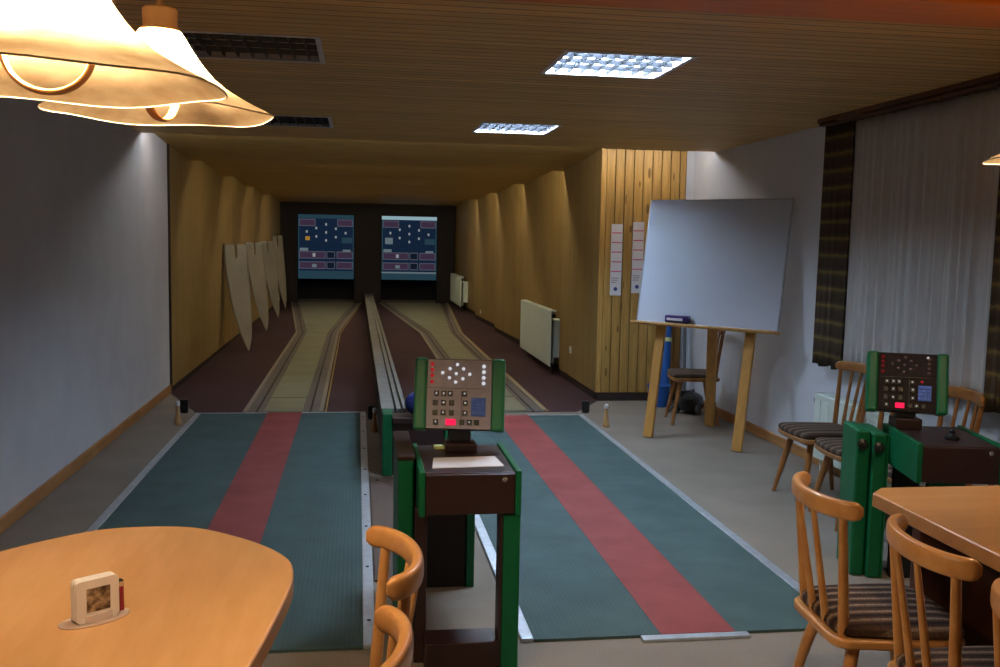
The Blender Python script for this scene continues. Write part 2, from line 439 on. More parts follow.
# ------------------------------------------------------------------ lanes, approach mats, ball return
def lane(cx, label, asym):
    t = thing('bowling_lane', label, 'bowling lane', (cx, 8.9, 0), 0)
    def hw(y):            # half width of the pale board: scissor lane that widens towards the pins
        return .172 if y < 7.6 else .172 + (y-7.6)/(15.4-7.6)*.50
    ys = [0, .5, 1.5, 3, 4.5, 6, 7.2, 7.6, 8.4, 10, 12, 14, 15.4]
    off = lambda y: 0 if y < 7.6 else asym*(y-7.6)/7.8
    def strip(fa, fb, z0, z1, name, m, y_from=0):
        yy = [y for y in ys if y >= y_from]
        b = MB()
        for a, c in zip(yy[:-1], yy[1:]):
            lo = [(fa(a), a, z0), (fb(a), a, z0), (fb(c), c, z0), (fa(c), c, z0)]
            hi = [(p[0], p[1], z1) for p in lo]
            b.frustum(lo, hi)
        return b.build(name, m, t, smooth=False)
    strip(lambda y: off(y)-hw(y), lambda y: off(y)+hw(y), .0, .022, 'lane_board', M['lane_board'], 0)
    MB().box(-.172, .172, .78, .80, .0215, .0232).build('board_joint', M['bolt'], t, smooth=False)
    for s in (-1, 1):
        g = lambda y, a: off(y)+s*(hw(y)+a)
        strip(lambda y: min(g(y, 0), g(y, .15)), lambda y: max(g(y, 0), g(y, .15)), .0, .008, 'gutter', M['gutter'])
        strip(lambda y: min(g(y, .06), g(y, .075)), lambda y: max(g(y, .06), g(y, .075)), .004, .012, 'gutter_rib', M['trough_dark'])
        strip(lambda y: min(g(y, .15), g(y, .185)), lambda y: max(g(y, .15), g(y, .185)), .0, .024, 'gutter_edge', M['gutter_edge'])
        if s == 1:
            strip(lambda y: g(y, .20), lambda y: g(y, .215), .0, .01, 'edge_strip', M['rail_yellow'])
    return t
lane(-.665, 'left bowling lane with pale board between grey gutters', -.10)
lane(1.405, 'right bowling lane behind the middle green console, pale board between gutters', -.03)

def approach(x0, x1, rx0, rx1, yb, label, bar, bolts):
    t = thing('approach_mat', label, 'mat', ((x0+x1)/2, 3.7, 0))
    c = (x0+x1)/2; L = yb-3.7
    for a, b in ((x0+.05, rx0), (rx1, x1-.05)): MB().box(a-c, b-c, 0, L-.03, 0, .012).build('green_rubber', M['mat_green'], t, smooth=False)
    MB().box(rx0-c, rx1-c, 0, L-.0, 0, .013).build('red_runner', M['mat_red'], t, smooth=False)
    for a, b in ((x0, x0+.05), (x1-.05, x1)):
        e = MB().box(a-c, b-c, 0, L, 0, .017).build('edge_strip', M['alu'], t, smooth=False, bevel=.003)
        if bolts and a > c:
            for k in range(8):
                MB().lathe([(.008, .0165), (.008, .020)], 10, T((a+b)/2-c, .25+k*(L-.5)/7, 0)).build('bolt', M['bolt'], e)
    for a, b in ((x0+.05, rx0), (rx1, x1-.05)): MB().box(a-c, b-c, L-.03, L, 0, .016).build('edge_strip', M['alu'], t, smooth=False)
    if bar: MB().box(1.145-c, 1.60-c, -.05, -.005, 0, .014).build('front_bar', M['alu'], t, smooth=False, bevel=.003)
    return t
approach(-1.43, .078, -.80, -.495, 8.9, 'green approach mat with red runner behind the oval table', False, True)
approach(.655, 2.07, 1.235, 1.552, 8.68, 'green approach mat with red runner and metal front bar, right of the middle console', True, False)

t = thing('ball_return_rail', 'grey ball return rail running between the two lanes', 'ball return', (.26, 6.72, 0))
nseg = [0, 17.65]
def rail_box(x0, x1, dz0, dz1):
    zn, zf = .425, .235
    lo = [(x0, 0, zn+dz0), (x1, 0, zn+dz0), (x1+.02, 17.65, zf+dz0), (x0, 17.65, zf+dz0)]
    hi = [(p[0], p[1], (zn if p[1] == 0 else zf)+dz1) for p in lo]
    return lo, hi
b = MB(); b.frustum(*rail_box(-.092, -.005, -.03, 0)); b.frustum(*rail_box(.012, .04, -.03, 0)); b.frustum(*rail_box(.058, .085, -.03, 0))
b.build('running_rail', M['trough'], t, smooth=False)
b = MB(); b.frustum(*rail_box(-.085, .08, -.06, -.028)); b.build('channel', M['trough_dark'], t, smooth=False)
b = MB()
lo = [(-.08, 0, 0), (.08, 0, 0), (.09, 17.65, 0), (-.08, 17.65, 0)]
hi = [(-.08, 0, .366), (.08, 0, .366), (.09, 17.65, .176), (-.08, 17.65, .176)]
b.frustum(lo, hi); b.build('plinth_board', M['trough_dark'], t, smooth=False)

t = thing('ball_lift_box', 'green and brown ball lift box at the near end of the return rail', 'ball lift', (.17, 6.5, 0))
MB().box(0, .066, 0, .2, 0, .425).build('corner_post', M['green'], t, smooth=False, bevel=.006)
MB().box(.068, .42, .02, .2, 0, .36).build('front_panel', M['brown_panel'], t, smooth=False, bevel=.004)
MB().box(.068, .42, -.02, .2, .362, .40).build('top_lip', M['brown_panel'], t, smooth=False, bevel=.004)
MB().box(.42, .48, 0, .2, 0, .425).build('corner_post', M['green'], t, smooth=False, bevel=.006)
def ball(x, y, z, m, label):
    tag(MB().lathe([(.079*math.sin(PI*i/16), -.079*math.cos(PI*i/16)) for i in range(17)], 28, T(0, 0, .079), cap=False).build('bowling_ball', m), label, 'ball', 'balls on the lift box').location = (x, y, z)
ball(.40, 6.61, .402, M['ballblue'], 'blue bowling ball on the brown lift box beside the console')

t = thing('floor_patch', 'dark brown patch of floor between the mats in front of the ball lift box', 'floor plate', (.085, 4.45, 0))
MB().box(0, .41, 0, 2.0, 0, .012).build('plate', M['floorpatch'], t, smooth=False, bevel=.003)  # thin dark brown slab that darkens the floor between the mats
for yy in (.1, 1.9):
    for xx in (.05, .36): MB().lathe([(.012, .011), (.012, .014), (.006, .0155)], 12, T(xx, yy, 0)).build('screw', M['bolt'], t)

# small turned markers and light sensors beside the mats
def skittle(x, y, label):
    t = thing('wooden_skittle', label, 'skittle', (x, y, 0), 0, 'small turned skittles at the mat ends')
    MB().lathe([(.026, 0), (.030, .012), (.028, .03), (.022, .06), (.017, .10), (.013, .135), (.012, .150), (.016, .163)], 20).build('body', M['pinwood'], t)
    MB().lathe([(.016, .163), (.019, .176), (.018, .192), (.010, .203), (.001, .206)], 20).build('head', M['paper'], t)
    return t
skittle(-1.50, 8.42, 'small turned skittle standing by the left wall')
skittle(.143, 8.03, 'small turned skittle standing left of the ball return rail')
skittle(2.15, 8.15, 'small turned skittle standing near the easel')
def sensor(x, y, h, label):
    t = thing('light_sensor', label, 'sensor', (x, y, 0), 0, 'black floor sensors at the mat ends')
    MB().lathe([(.03, 0), (.034, .004), (.034, .01), (.024, .014)], 20).build('foot', M['knob'], t)
    MB().box(-.034, .034, -.03, .03, .012, h).build('housing', M['knob'], t, bevel=.012, seg=3)
sensor(-1.545, 9.0, .125, 'black floor sensor behind the skittle at the left wall')
sensor(.128, 8.62, .125, 'black floor sensor between left mat and ball return rail')
sensor(2.135, 8.86, .115, 'black floor sensor behind the skittle near the easel')

# ------------------------------------------------------------------ boards leaning on the left lane wall
def interp(tab, t):
    for (a, p), (b, q) in zip(tab[:-1], tab[1:]):
        if t <= b: return p+(q-p)*(t-a)/(b-a)
    return tab[-1][1]
def leaning(y, label, k=1.0, h=1.47, slant=0):
    """leaf-shaped board: pointed foot on the floor away from the wall, broad notched top against it"""
    L = spline([(0, .395), (.1, .325), (.2, .262), (.43, .155), (.71, .062), (1, .012)], 6, False)
    Rr = spline([(0, .400), (.08, .412), (.16, .415), (.43, .385), (.71, .335), (1, .285)], 6, False)
    nu, nv = 11, 30
    def fn(u, v):
        a, b = interp(L, v), interp(Rr, v)
        x = (a+(b-a)*u)*k
        return (max(x, .014), (b-a)*u*.9*k + slant*v, .012+h*v)
    b = MB().sheet(fn, nu, nv)
    b.f = [f for i, f in enumerate(b.f) if not (i % nu == 5 and i//nu >= nv-4)]
    o = b.build('leaning_board', M['board'], None, solid=.02)
    o.location = (XLL+.004, y, 0)
    tag(o, label, 'board', 'grey leaf-shaped boards leaning on the left lane wall')
for y, lb, k, h, sl in ((13.65, 'grey pointed board leaning on the left lane wall, nearest of the row', 1, 1.47, .45),
                    (16.6, 'grey pointed board leaning second in the row on the left lane wall', .93, 1.49, .1),
                    (19.4, 'grey pointed board leaning third in the row on the left lane wall', .85, 1.50, -.2),
                    (21.9, 'grey pointed board leaning last in the row, closest to the end wall', .75, 1.62, 0)):
    leaning(y, lb, k, h, sl)

# ------------------------------------------------------------------ scoreboards at the end of the lanes
M['score_bg'] = glow('score_background', '#1c3454', 0.252)
M['score_frame'] = glow('score_frame_glow', '#3a6072', 0.231)
M['score_box'] = glow('score_window_red', '#54405c', 0.280)
M['score_line'] = glow('score_window_border', '#8a8aa0', 0.189)
M['score_dot'] = glow('score_pin_lamp', '#b9c2c8', 0.294)
M['score_amber'] = glow('score_amber', '#c8963c', 0.350)
M['score_pale'] = glow('score_pale_patch', '#8fa4ac', 0.245)
M['score_bright'] = glow('score_bright_strip', '#a9cbd8', 0.420)
M['score_dark'] = glow('score_dark_window', '#101c2c', 0.420)
def scoreboard(x0, x1, z0, z1, label, right):
    t = thing('scoreboard', label, 'scoreboard', ((x0+x1)/2, YE, z0))
    W, H = x1-x0, z1-z0
    bx = lambda u0, u1, v0, v1, d=0, th=.02, b=None: (b or MB()).box(-W/2+u0*W, -W/2+u1*W, .10-d-th, .10-d, v0*H, v1*H)
    bx(0, 1, 0, 1, 0, .06).build('front_panel', M['score_bg'], t, smooth=False)
    b = MB()
    for u0, u1, v0, v1 in ((0, .02, 0, 1), (.98, 1, 0, 1), (0, 1, .0, .125)) + (() if right else ((0, 1, .94, 1),)): bx(u0, u1, v0, v1, .06, .01, b)
    b.build('lit_border', M['score_frame'], t, smooth=False)
    if right: bx(0, 1, .945, 1, .06, .012).build('bright_strip', M['score_bright'], t, smooth=False); bx(0, 1, .10, .125, .07, .006).build('lower_strip', M['score_pale'], t, smooth=False)
    # nine pin lamps in a diamond
    for u, v in ((.50, .85), (.325, .79), (.675, .785), (.155, .735), (.50, .725), (.85, .72), (.325, .66), (.675, .655), (.50, .60)):
        b = MB().box(-.022, .022, -.006, .0, -.03, .03, T(-W/2+u*W, .04, v*H)); b.build('pin_lamp', M['score_dot'], t, bevel=.008)
    def window(u0, u1, v0, v1, m):
        f = bx(u0, u1, v0, v1, .06, .008).build('digit_window', M['score_line'], t, smooth=False)
        bx(u0+.012, u1-.012, v0+.012, v1-.012, .068, .004).build('digit_pane', m, f, smooth=False)
    window(.02, .31, .82, .93, M['score_box']); window(.70, .98, .82, .93, M['score_box'])
    for v in (.315, .155):
        window(.02, .49, v, v+.115, M['score_box']); window(.51, .66, v, v+.115, M['score_dark']); window(.69, .98, v, v+.115, M['score_box'])
    bx(.03, .18, .435, .48, .06, .01).build('pale_plate', M['score_pale'], t, smooth=False)
    bx(.80, .94, .43, .46, .06, .01).build('pale_plate', M['score_pale'], t, smooth=False)
    bx(.78, .97, .56, .65, .06, .006).build('dull_window', M['score_frame'], t, smooth=False)
    if right: bx(.06, .20, .56, .66, .06, .01).build('lit_window', M['score_pale'], t, smooth=False)
    else: bx(.13, .21, .60, .66, .06, .01).build('amber_lamp', M['score_amber'], t, smooth=False)
    bx(.26, .31, .345, .40, .075, .008).build('lit_digit', M['score_dot'], t, smooth=False)
    bx(.25, .33, .18, .23, .075, .008).build('lit_digit', M['score_pale'], t, smooth=False)
scoreboard(-1.455, -.10, .585, 2.16, 'dim blue scoreboard with an amber lamp above the left lane', False)
scoreboard(.585, 1.95, .585, 2.16, 'blue scoreboard with a bright top strip above the right lane', True)

# ------------------------------------------------------------------ lane wall: radiators, sockets, score slips
def radiator(x, y0, y1, z0, z1, label, depth=.10, pipes=True, wall=None):
    t = thing('radiator', label, 'radiator', (x, y0, 0))
    L = y1-y0
    b = MB().box(-depth, -depth+.018, 0, L, z0, z1).box(-.035, -.02, .12, L-.06, z0+.02, z1-.02)
    n = max(8, int(L/.12))
    b.build('panels', M['rad'], t, smooth=False, bevel=.006)
    b = MB()
    for i in range(n): b.box(-depth-.004, -depth, L*(i+.2)/n, L*(i+.8)/n, z0+.04, z1-.04)
    b.build('ribs', M['rad'], t, smooth=False, bevel=.002)
    MB().box(-depth+.012, -.022, .02, L-.02, z1-.012, z1+.004).build('top_grille', M['rad'], t, smooth=False)
    wl = (lambda yy: 0) if wall is None else (lambda yy: wall(y0+yy)-x-.003)
    for yy in (.12, L-.12): MB().box(-.021, wl(yy), yy-.02, yy+.02, z0+.1, z1-.1).build('bracket', M['rad'], t, smooth=False)
    if pipes:
        MB().lathe([(.022, -.05), (.026, -.03), (.026, .0)], 14, T(-.06, -.01, z1-.06) @ RX(PI/2)).build('valve', M['knob'], t)
        MB().tube([(-.06, L+.0, z1-.04), (-.06, L+.10, z1-.04), (wl(L+.14), L+.14, z1-.04)], .014).build('pipe', M['rad'], t)
        MB().tube([(-.06, -.0, z1-.10), (-.06, -.10, z1-.10), (-.02, -.14, z1-.10)], .014).build('pipe', M['rad'], t)
        MB().tube([(-.06, .03, z0+.02), (-.06, .03, .0)], .012).build('pipe', M['knob'], t)
    return t
radiator(XLR-.005, 11.42, 13.58, .10, .775, 'white radiator on the boarded lane wall, the near one', wall=wx)
radiator(XLR-.005, 21.75, 24.2, .10, .775, 'white radiator on the boarded lane wall, far one by the end wall', wall=wx)
def socket(y, z, label):
    t = thing('wall_socket', label, 'socket', (wx(y)-.0005, y, z), 0, 'sockets on the lane wall')
    MB().box(-.012, 0, -.04, .04, -.04, .04).build('cover_plate', M['socket'], t, bevel=.006)
    MB().lathe([(.022, 0), (.022, .004)], 18, T(-.012, 0, 0) @ RY(-PI/2)).build('insert', M['housing'], t)
socket(10.72, .385, 'white wall socket just before the near radiator')
socket(19.1, .19, 'white wall socket just before the far radiator')
def slip(x, z0, z1, label):
    t = thing('score_slip', label, 'poster', (x, YP+.0006, z0), 0, 'paper strips pinned to the pine boards')
    H = z1-z0; w = .115
    MB().box(0, w, -.003, 0, 0, H).build('sheet', M['paper'], t, smooth=False)
    for k in range(5): MB().box(.006, w-.006, -.0042, -.003, H*(.33+k*.135), H*(.345+k*.135)).build('red_rule', M['rule'], t, smooth=False)
    b = MB()
    for k in range(3): b.box(.012, w-.05+.012*k, -.0042, -.003, H*(.18+.03*k), H*(.188+.03*k))
    b.build('small_print', M['lampoff'], t, smooth=False)
    MB().lathe([(.02, 0), (.02, .0015)], 16, T(w*.5, -.003, H*.09) @ RX(PI/2)).build('blue_mark', M['blueprint'], t)
slip(2.513, 1.075, 1.79, 'narrow white paper strip with red rules on pine boards, left one')
slip(2.735, 1.10, 1.815, 'narrow white paper strip with red rules, partly behind the whiteboard')
# ------------------------------------------------------------------ ceiling lights
def louver_light(cx, cy, sx, sy, on, label):
    t = thing('ceiling_light', label, 'ceiling light', (cx, cy, ZC))
    hx, hy = sx/2, sy/2
    b = MB()
    for x0, x1, y0, y1 in ((-hx-.012, hx+.012, -hy-.012, -hy+.014), (-hx-.012, hx+.012, hy-.014, hy+.012), (-hx-.012, -hx+.014, -hy+.014, hy-.014), (hx-.014, hx+.012, -hy+.014, hy-.014)):
        b.box(x0, x1, y0, y1, -.006, -.0005)
    b.build('frame', M['housing'], t, smooth=False, bevel=.002)
    b = MB().box(-hx+.001, hx-.001, -hy+.001, hy-.001, .085, .09)
    for x0, x1, y0, y1 in ((-hx+.001, hx-.001, -hy+.001, -hy+.006), (-hx+.001, hx-.001, hy-.006, hy-.001), (-hx+.001, -hx+.006, -hy+.006, hy-.006), (hx-.006, hx-.001, -hy+.006, hy-.006)):
        b.box(x0, x1, y0, y1, .0, .085)
    b.build('housing', M['housing'], t, smooth=False)
    for i in range(4):
        y = -hy+sy*(i+.5)/4; w_ = sy/4
        # folded reflector trough with its tube
        n_ = 10
        pr_ = [(y-w_*.48+w_*.96*j/n_, .03+.045*(1-(2*j/n_-1)**2)) for j in range(n_+1)]
        v = [(x, p, q) for x in (-hx+.008, hx-.008) for p, q in pr_]
        MB().add(v, [(j, j+1, n_+2+j, n_+1+j) for j in range(n_)]).build('reflector', M['reflector'], t, solid=.001)
        MB().tube([(-hx+.012, y, .052), (hx-.012, y, .052)], .013, 10).build('fluorescent_tube', M['tube_on' if on else 'tube_off'], t)
    b = MB()
    for i in range(1, 9):
        x = -hx+sx*i/9
        b.frustum([(x-.002, -hy+.014, .0), (x+.002, -hy+.014, .0), (x+.002, hy-.014, .0), (x-.002, hy-.014, .0)],
                  [(x-.008, -hy+.014, .022), (x+.008, -hy+.014, .022), (x+.008, hy-.014, .022), (x-.008, hy-.014, .022)])
    for i in range(1, 4):
        y = -hy+sy*i/4
        b.frustum([(-hx+.014, y-.003, .0), (hx-.014, y-.003, .0), (hx-.014, y+.003, .0), (-hx+.014, y+.003, .0)],
                  [(-hx+.014, y-.012, .024), (hx-.014, y-.012, .024), (hx-.014, y+.012, .024), (-hx+.014, y+.012, .024)])
    b.build('louver', M['louver'], t, smooth=False)
LN = ['lit square louvre ceiling light, the larger one nearer the tables', 'lit square louvre ceiling light over the back of the right mat',
      'unlit louvre ceiling light showing amber reflections behind the pendant', 'unlit louvre ceiling light over the left mat near the lanes']
for c, on, lb in zip(LIGHTS, (1, 1, 0, 0), LN): louver_light(*c, on, lb)
for i, y in enumerate(STEPS+[YS]):
    t = thing('batten_light', ['tube light hidden behind the first lip of the lane ceiling', 'tube light hidden behind the second lip of the lane ceiling',
              'tube light hidden behind the third lip of the lane ceiling', 'tube light hidden behind the last lip of the lane ceiling', 'tube light hidden behind the edge of the front ceiling'][i], 'ceiling light', (.635 if i < 4 else .72, y+(.05 if i < 4 else .09), 2.535 if i < 4 else 2.5695))
    hw = 1.835 if i < 4 else 2.55
    MB().box(-hw, hw, -.025, .025, -.028, -.004).build('batten', M['housing'], t, smooth=False)
    MB().tube([(-hw+.03, 0, -.044), (hw-.03, 0, -.044)], .013, 10).build('fluorescent_tube', M['tube_hidden' if i < 4 else 'tube_front'], t)

# ------------------------------------------------------------------ pendant lamps
M['rimband'] = flat('rim_band_cream', '#f2e6cf', .6)
def pendant(x, y, z, label, rz=0, r=.245, hoop_rz=0, tilt=0, hoop_dx=0):
    t = thing('pendant_lamp', label, 'pendant lamp', (x, y, z), rz, 'parchment pendant lamps over the tables')
    t.rotation_euler = (0, tilt, rz)
    prof = [(1.0, 0), (.93, .011), (.84, .021), (.72, .037), (.58, .057), (.47, .080), (.385, .103), (.31, .128), (.25, .152), (.20, .172), (.17, .185)]
    def wave(rr, zz, a, j):
        k = max(0, 1-j/5)
        return rr*(1+.012*k*math.cos(5*a)), -.003*k*math.cos(5*a+.6)
    b = MB().lathe([(p*r, q) for p, q in prof], 60, None, False, wave)
    b.build('shade', M['shade'], t)
    zs = .185
    MB().lathe([(.044, zs-.010), (.038, zs-.004), (.037, zs+.0), (.038, zs+.040), (.034, zs+.044), (.010, zs+.046), (.007, zs+.062)], 24).build('lamp_cup', M['cup'], t)
    rim = [((r+.001)*(1+.012*math.cos(5*a))*math.cos(a), (r+.001)*(1+.012*math.cos(5*a))*math.sin(a), -.003*math.cos(5*a+.6)) for a in [2*PI*i/60 for i in range(61)]]
    MB().tube(rim, .0017, 6).build('rim_band', M['rimband'], t)
    MB().tube([(0, 0, zs+.06), (0, 0, ZC-z-.03)], .005, 8).build('cord', M['cord'], t)
    MB().lathe([(.05, ZC-z), (.05, ZC-z-.012), (.03, ZC-z-.035), (.006, ZC-z-.04)], 24).build('ceiling_rose', M['cup'], t)
    MB().lathe([(.0, .080), (.018, .083), (.026, .097), (.027, .110), (.022, .127), (.014, .142), (.013, .170)], 20, None, False).build('bulb', M['bulb'], t)
    pts = [(.066*math.cos(a), 0, .046+.060*math.sin(a)) for a in [PI+PI*i/24 for i in range(25)]]
    pts = [(-.066, 0, .115)]+pts+[(.066, 0, .115)]
    Mh = T(hoop_dx, 0, 0) @ RZ(hoop_rz)
    MB().tube(pts, [(.011, .005)]*len(pts), 10, Mh).build('bent_hoop', M['hoop'], t)
    return t
pendant(-.46, 1.64, 1.832, 'lit parchment pendant lamp in the top corner, nearer of the two', .3, hoop_rz=-.3, hoop_dx=-.02)
pendant(-.437, 2.30, 1.870, 'lit parchment pendant lamp hanging behind the nearer one over the oval table', .9, hoop_rz=.35)
pendant(2.125, 2.67, 1.872, 'pendant lamp cut off by the picture edge over the right table', .1)

# ------------------------------------------------------------------ curtains and radiator at the window
def curtain(name, m, y0, y1, z0, z1, x, amp, nf, label, cat, group=None, pinch=0, seed=1):
    rnd = random.Random(seed); ph = [rnd.uniform(0, 6.28) for _ in range(6)]
    def fn(u, v):
        s = u*nf*2*PI
        a = amp*(.55+.45*(1-v))
        d = a*math.sin(s+.6*math.sin(s*.37+ph[0])) + a*.35*math.sin(s*2.3+ph[1]) + a*.5*math.sin(s*.21+ph[2])
        return (x+d, y0+(y1-y0)*u + pinch*(v-.5)*(.5-u), z0+(z1-z0)*v + .008*math.sin(s*.5+ph[3])*(1-v))
    o = MB().sheet(fn, int(nf*14), 14).build(name, m, None, solid=.0015)
    return tag(o, label, cat, group)
curtain('sheer_curtain', M['sheer'], 4.54, 6.10, .80, 2.43, 3.245, .022, 13, 'grey sheer curtain hanging in front of the dark window', 'curtain', None, 0, 3)
curtain('drape', M['drape'], 6.07, 6.47, .775, 2.43, 3.225, .02, 5, 'dark brown banded drape left of the sheer curtain', 'curtain', 'banded drapes at the window', 0, 5)
curtain('drape', M['drape'], 4.10, 4.56, .775, 2.43, 3.215, .02, 6, 'dark brown banded drape at the right picture edge', 'curtain', 'banded drapes at the window', 0, 9)
t = thing('curtain_rail', 'dark wooden curtain rail along the ceiling above the window', 'curtain rail', (3.2, 5.3, 2.435))
MB().box(-.019, .10, -1.6, 1.20, 0, .012).build('track', M['valance'], t, smooth=False)
MB().box(-.035, -.02, -1.6, 1.20, .022, .05).build('pelmet', M['valance'], t, smooth=False, bevel=.003)
MB().box(-.02, .16, 1.185, 1.20, .0125, .05).build('end_piece', M['valance'], t, smooth=False)
rt = radiator(XR-.018, 4.75, 6.48, .10, .56, 'cream radiator under the window behind the wall chairs', .11, False)
MB().lathe([(.018, 0), (.026, .01), (.028, .055), (.020, .07)], 16, T(-.06, 1.73, .50) @ RX(-PI/2)).build('thermostat_knob', M['grey_plastic'], rt)
MB().tube([(-.05, 1.70, .14), (-.05, 1.70, 0)], .012).build('pipe', M['rad'], rt)

# ------------------------------------------------------------------ whiteboard on its easel
PS, TI = R(47.284), R(10.266)
u = Vector((math.cos(PS), -math.sin(PS), 0)); n = Vector((math.sin(PS), math.cos(PS), 0)); vv = n*math.sin(TI)+Vector((0, 0, math.cos(TI)))
nb = u.cross(vv)   # points to the front or back
nb = nb if nb.dot(n) < 0 else -nb     # towards the viewer side
c0 = Vector((2.753, 7.473, .951))
B = Matrix(((u.x, -nb.x, vv.x, c0.x), (u.y, -nb.y, vv.y, c0.y), (u.z, -nb.z, vv.z, c0.z), (0, 0, 0, 1)))   # local: x along, y to the back, z up the board
Bi = Matrix.Translation(c0).inverted() @ B
def bo(o): return o
t = thing('easel', 'pine three-legged easel carrying the whiteboard', 'easel', (c0.x, c0.y, 0))
Lz = c0.z/math.cos(TI)
B0 = Matrix.Translation((0, 0, c0.z)) @ Bi
def leg_front(a):
    b = MB(); w = .040
    b.box(a-w, a+w, .028, .062, -Lz+.012, .62, B0)
    b.build('leg', M['easel'], t, smooth=False, bevel=.004)
leg_front(-.402); leg_front(.391)
MB().box(-.640, .640, -.075, .027, -.024, -.004, B0).build('tray', M['easel'], t, smooth=False, bevel=.004)
MB().box(-.36, .35, .03, .06, .50, .57, B0).build('cross_bar', M['easel'], t, smooth=False, bevel=.004)
# rear leg from the back of the board to the floor
top = B0 @ Vector((.0, .085, .42)); foot = Vector((3.085-c0.x, 8.12-c0.y, 0.0))
d = (top-foot); L = d.length; zz = d.normalized(); xx = u - zz*u.dot(zz); xx.normalize(); yy = zz.cross(xx)
Mr = Matrix(((xx.x, yy.x, zz.x, foot.x), (xx.y, yy.y, zz.y, foot.y), (xx.z, yy.z, zz.z, foot.z), (0, 0, 0, 1)))
MB().box(-.042, .042, -.018, .018, .012, L, Mr).build('rear_leg', M['easel'], t, smooth=False, bevel=.004)
t = thing('whiteboard', 'large blank whiteboard standing on the pine easel', 'whiteboard', tuple(c0))
B1 = Bi
MB().box(-.617, .617, .0, .020, 0, 1.027, B1).build('board', M['whiteboard'], t, smooth=False)
b = MB()
for x0, x1, z0, z1 in ((-.625, -.615, -.003, 1.035), (.615, .625, -.003, 1.035), (-.615, .615, 1.025, 1.035), (-.615, .615, -.003, .004)): b.box(x0, x1, -.004, .024, z0, z1, B1)
b.build('frame', M['alu'], t, smooth=False, bevel=.002)
t = thing('board_eraser', 'purple board eraser lying on the easel tray', 'eraser', tuple(B @ Vector((-.215, -.035, .003))), -PS)
MB().box(-.105, .105, -.03, .03, .012, .062).build('body', M['purple'], t, bevel=.008, seg=3)
MB().box(-.10, .10, -.027, .027, 0, .012).build('felt_pad', M['knob'], t, smooth=False)
MB().box(-.085, .06, -.0312, -.03, .02, .042).build('pale_strip', M['paper'], t, smooth=False)

# ------------------------------------------------------------------ things in the corner behind the easel
t = thing('rolled_mat', 'blue roll standing upright in the corner behind the easel', 'roll', (3.05, 9.33, 0))
MB().tube([(0, 0, .0), (.02, .06, .5), (.05, .14, 1.15)], [.055, .055, .05], 18).build('roll', M['blue_fabric'], t)
MB().tube([(.028, .075, .62), (.030, .082, .66)], [.058, .058], 18).build('band', M['note'], t)
t = thing('broom', 'grey broom leaning in the corner beside the blue roll', 'broom', (3.245, 9.28, 0))
MB().tube([(0, 0, .13), (.035, .20, 1.35)], .016, 12).build('handle', M['grey_plastic'], t)
MB().box(-.09, .09, -.03, .03, .08, .14).build('head', M['knob'], t, bevel=.01)
MB().frustum([(-.095, -.04, 0), (.095, -.04, 0), (.095, .04, 0), (-.095, .04, 0)], [(-.085, -.025, .08), (.085, -.025, .08), (.085, .025, .08), (-.085, .025, .08)]).build('bristles', M['grey_plastic'], t)
t = thing('bucket', 'blue bucket on the floor behind the whiteboard chair', 'bucket', (2.955, 9.2, 0))
MB().lathe([(.085, 0), (.09, .005), (.112, .20), (.118, .205), (.118, .215), (.108, .215), (.082, .012), (.0, .012)], 28, None, False).build('pail', M['blue_fabric'], t)
MB().tube([(.115*math.cos(a), .0, .205-.07*math.sin(a)+.0) for a in [PI*i/12 for i in range(13)]], .004, 8, T(0, -.115*.0, 0)).build('handle', M['silver'], t)
t = thing('vacuum_cleaner', 'black vacuum cleaner on the floor behind the whiteboard chair', 'vacuum cleaner', (3.16, 8.82, 0), .9)
MB().lathe([(.0, .03), (.10, .03), (.13, .05), (.135, .10), (.12, .15), (.07, .185), (.0, .195)], 24, Matrix.Diagonal((1.35, .8, 1, 1)), False).build('body', M['knob'], t)
for s in (-1, 1): MB().lathe([(.045, -.015), (.05, 0), (.045, .015)], 18, T(-.10, s*.10, .05) @ RX(PI/2)).build('wheel', M['grey_plastic'], t)
MB().tube([(.15, 0, .10), (.26, .05, .10), (.24, .16, .08), (.10, .20, .04), (-.12, .19, .025)], .018, 12).build('hose', M['grey_plastic'], t)
MB().tube([(-.03, -.0, .18), (-.05, 0, .215), (.05, 0, .215), (.06, 0, .18)], .01, 8).build('carry_handle', M['grey_plastic'], t)
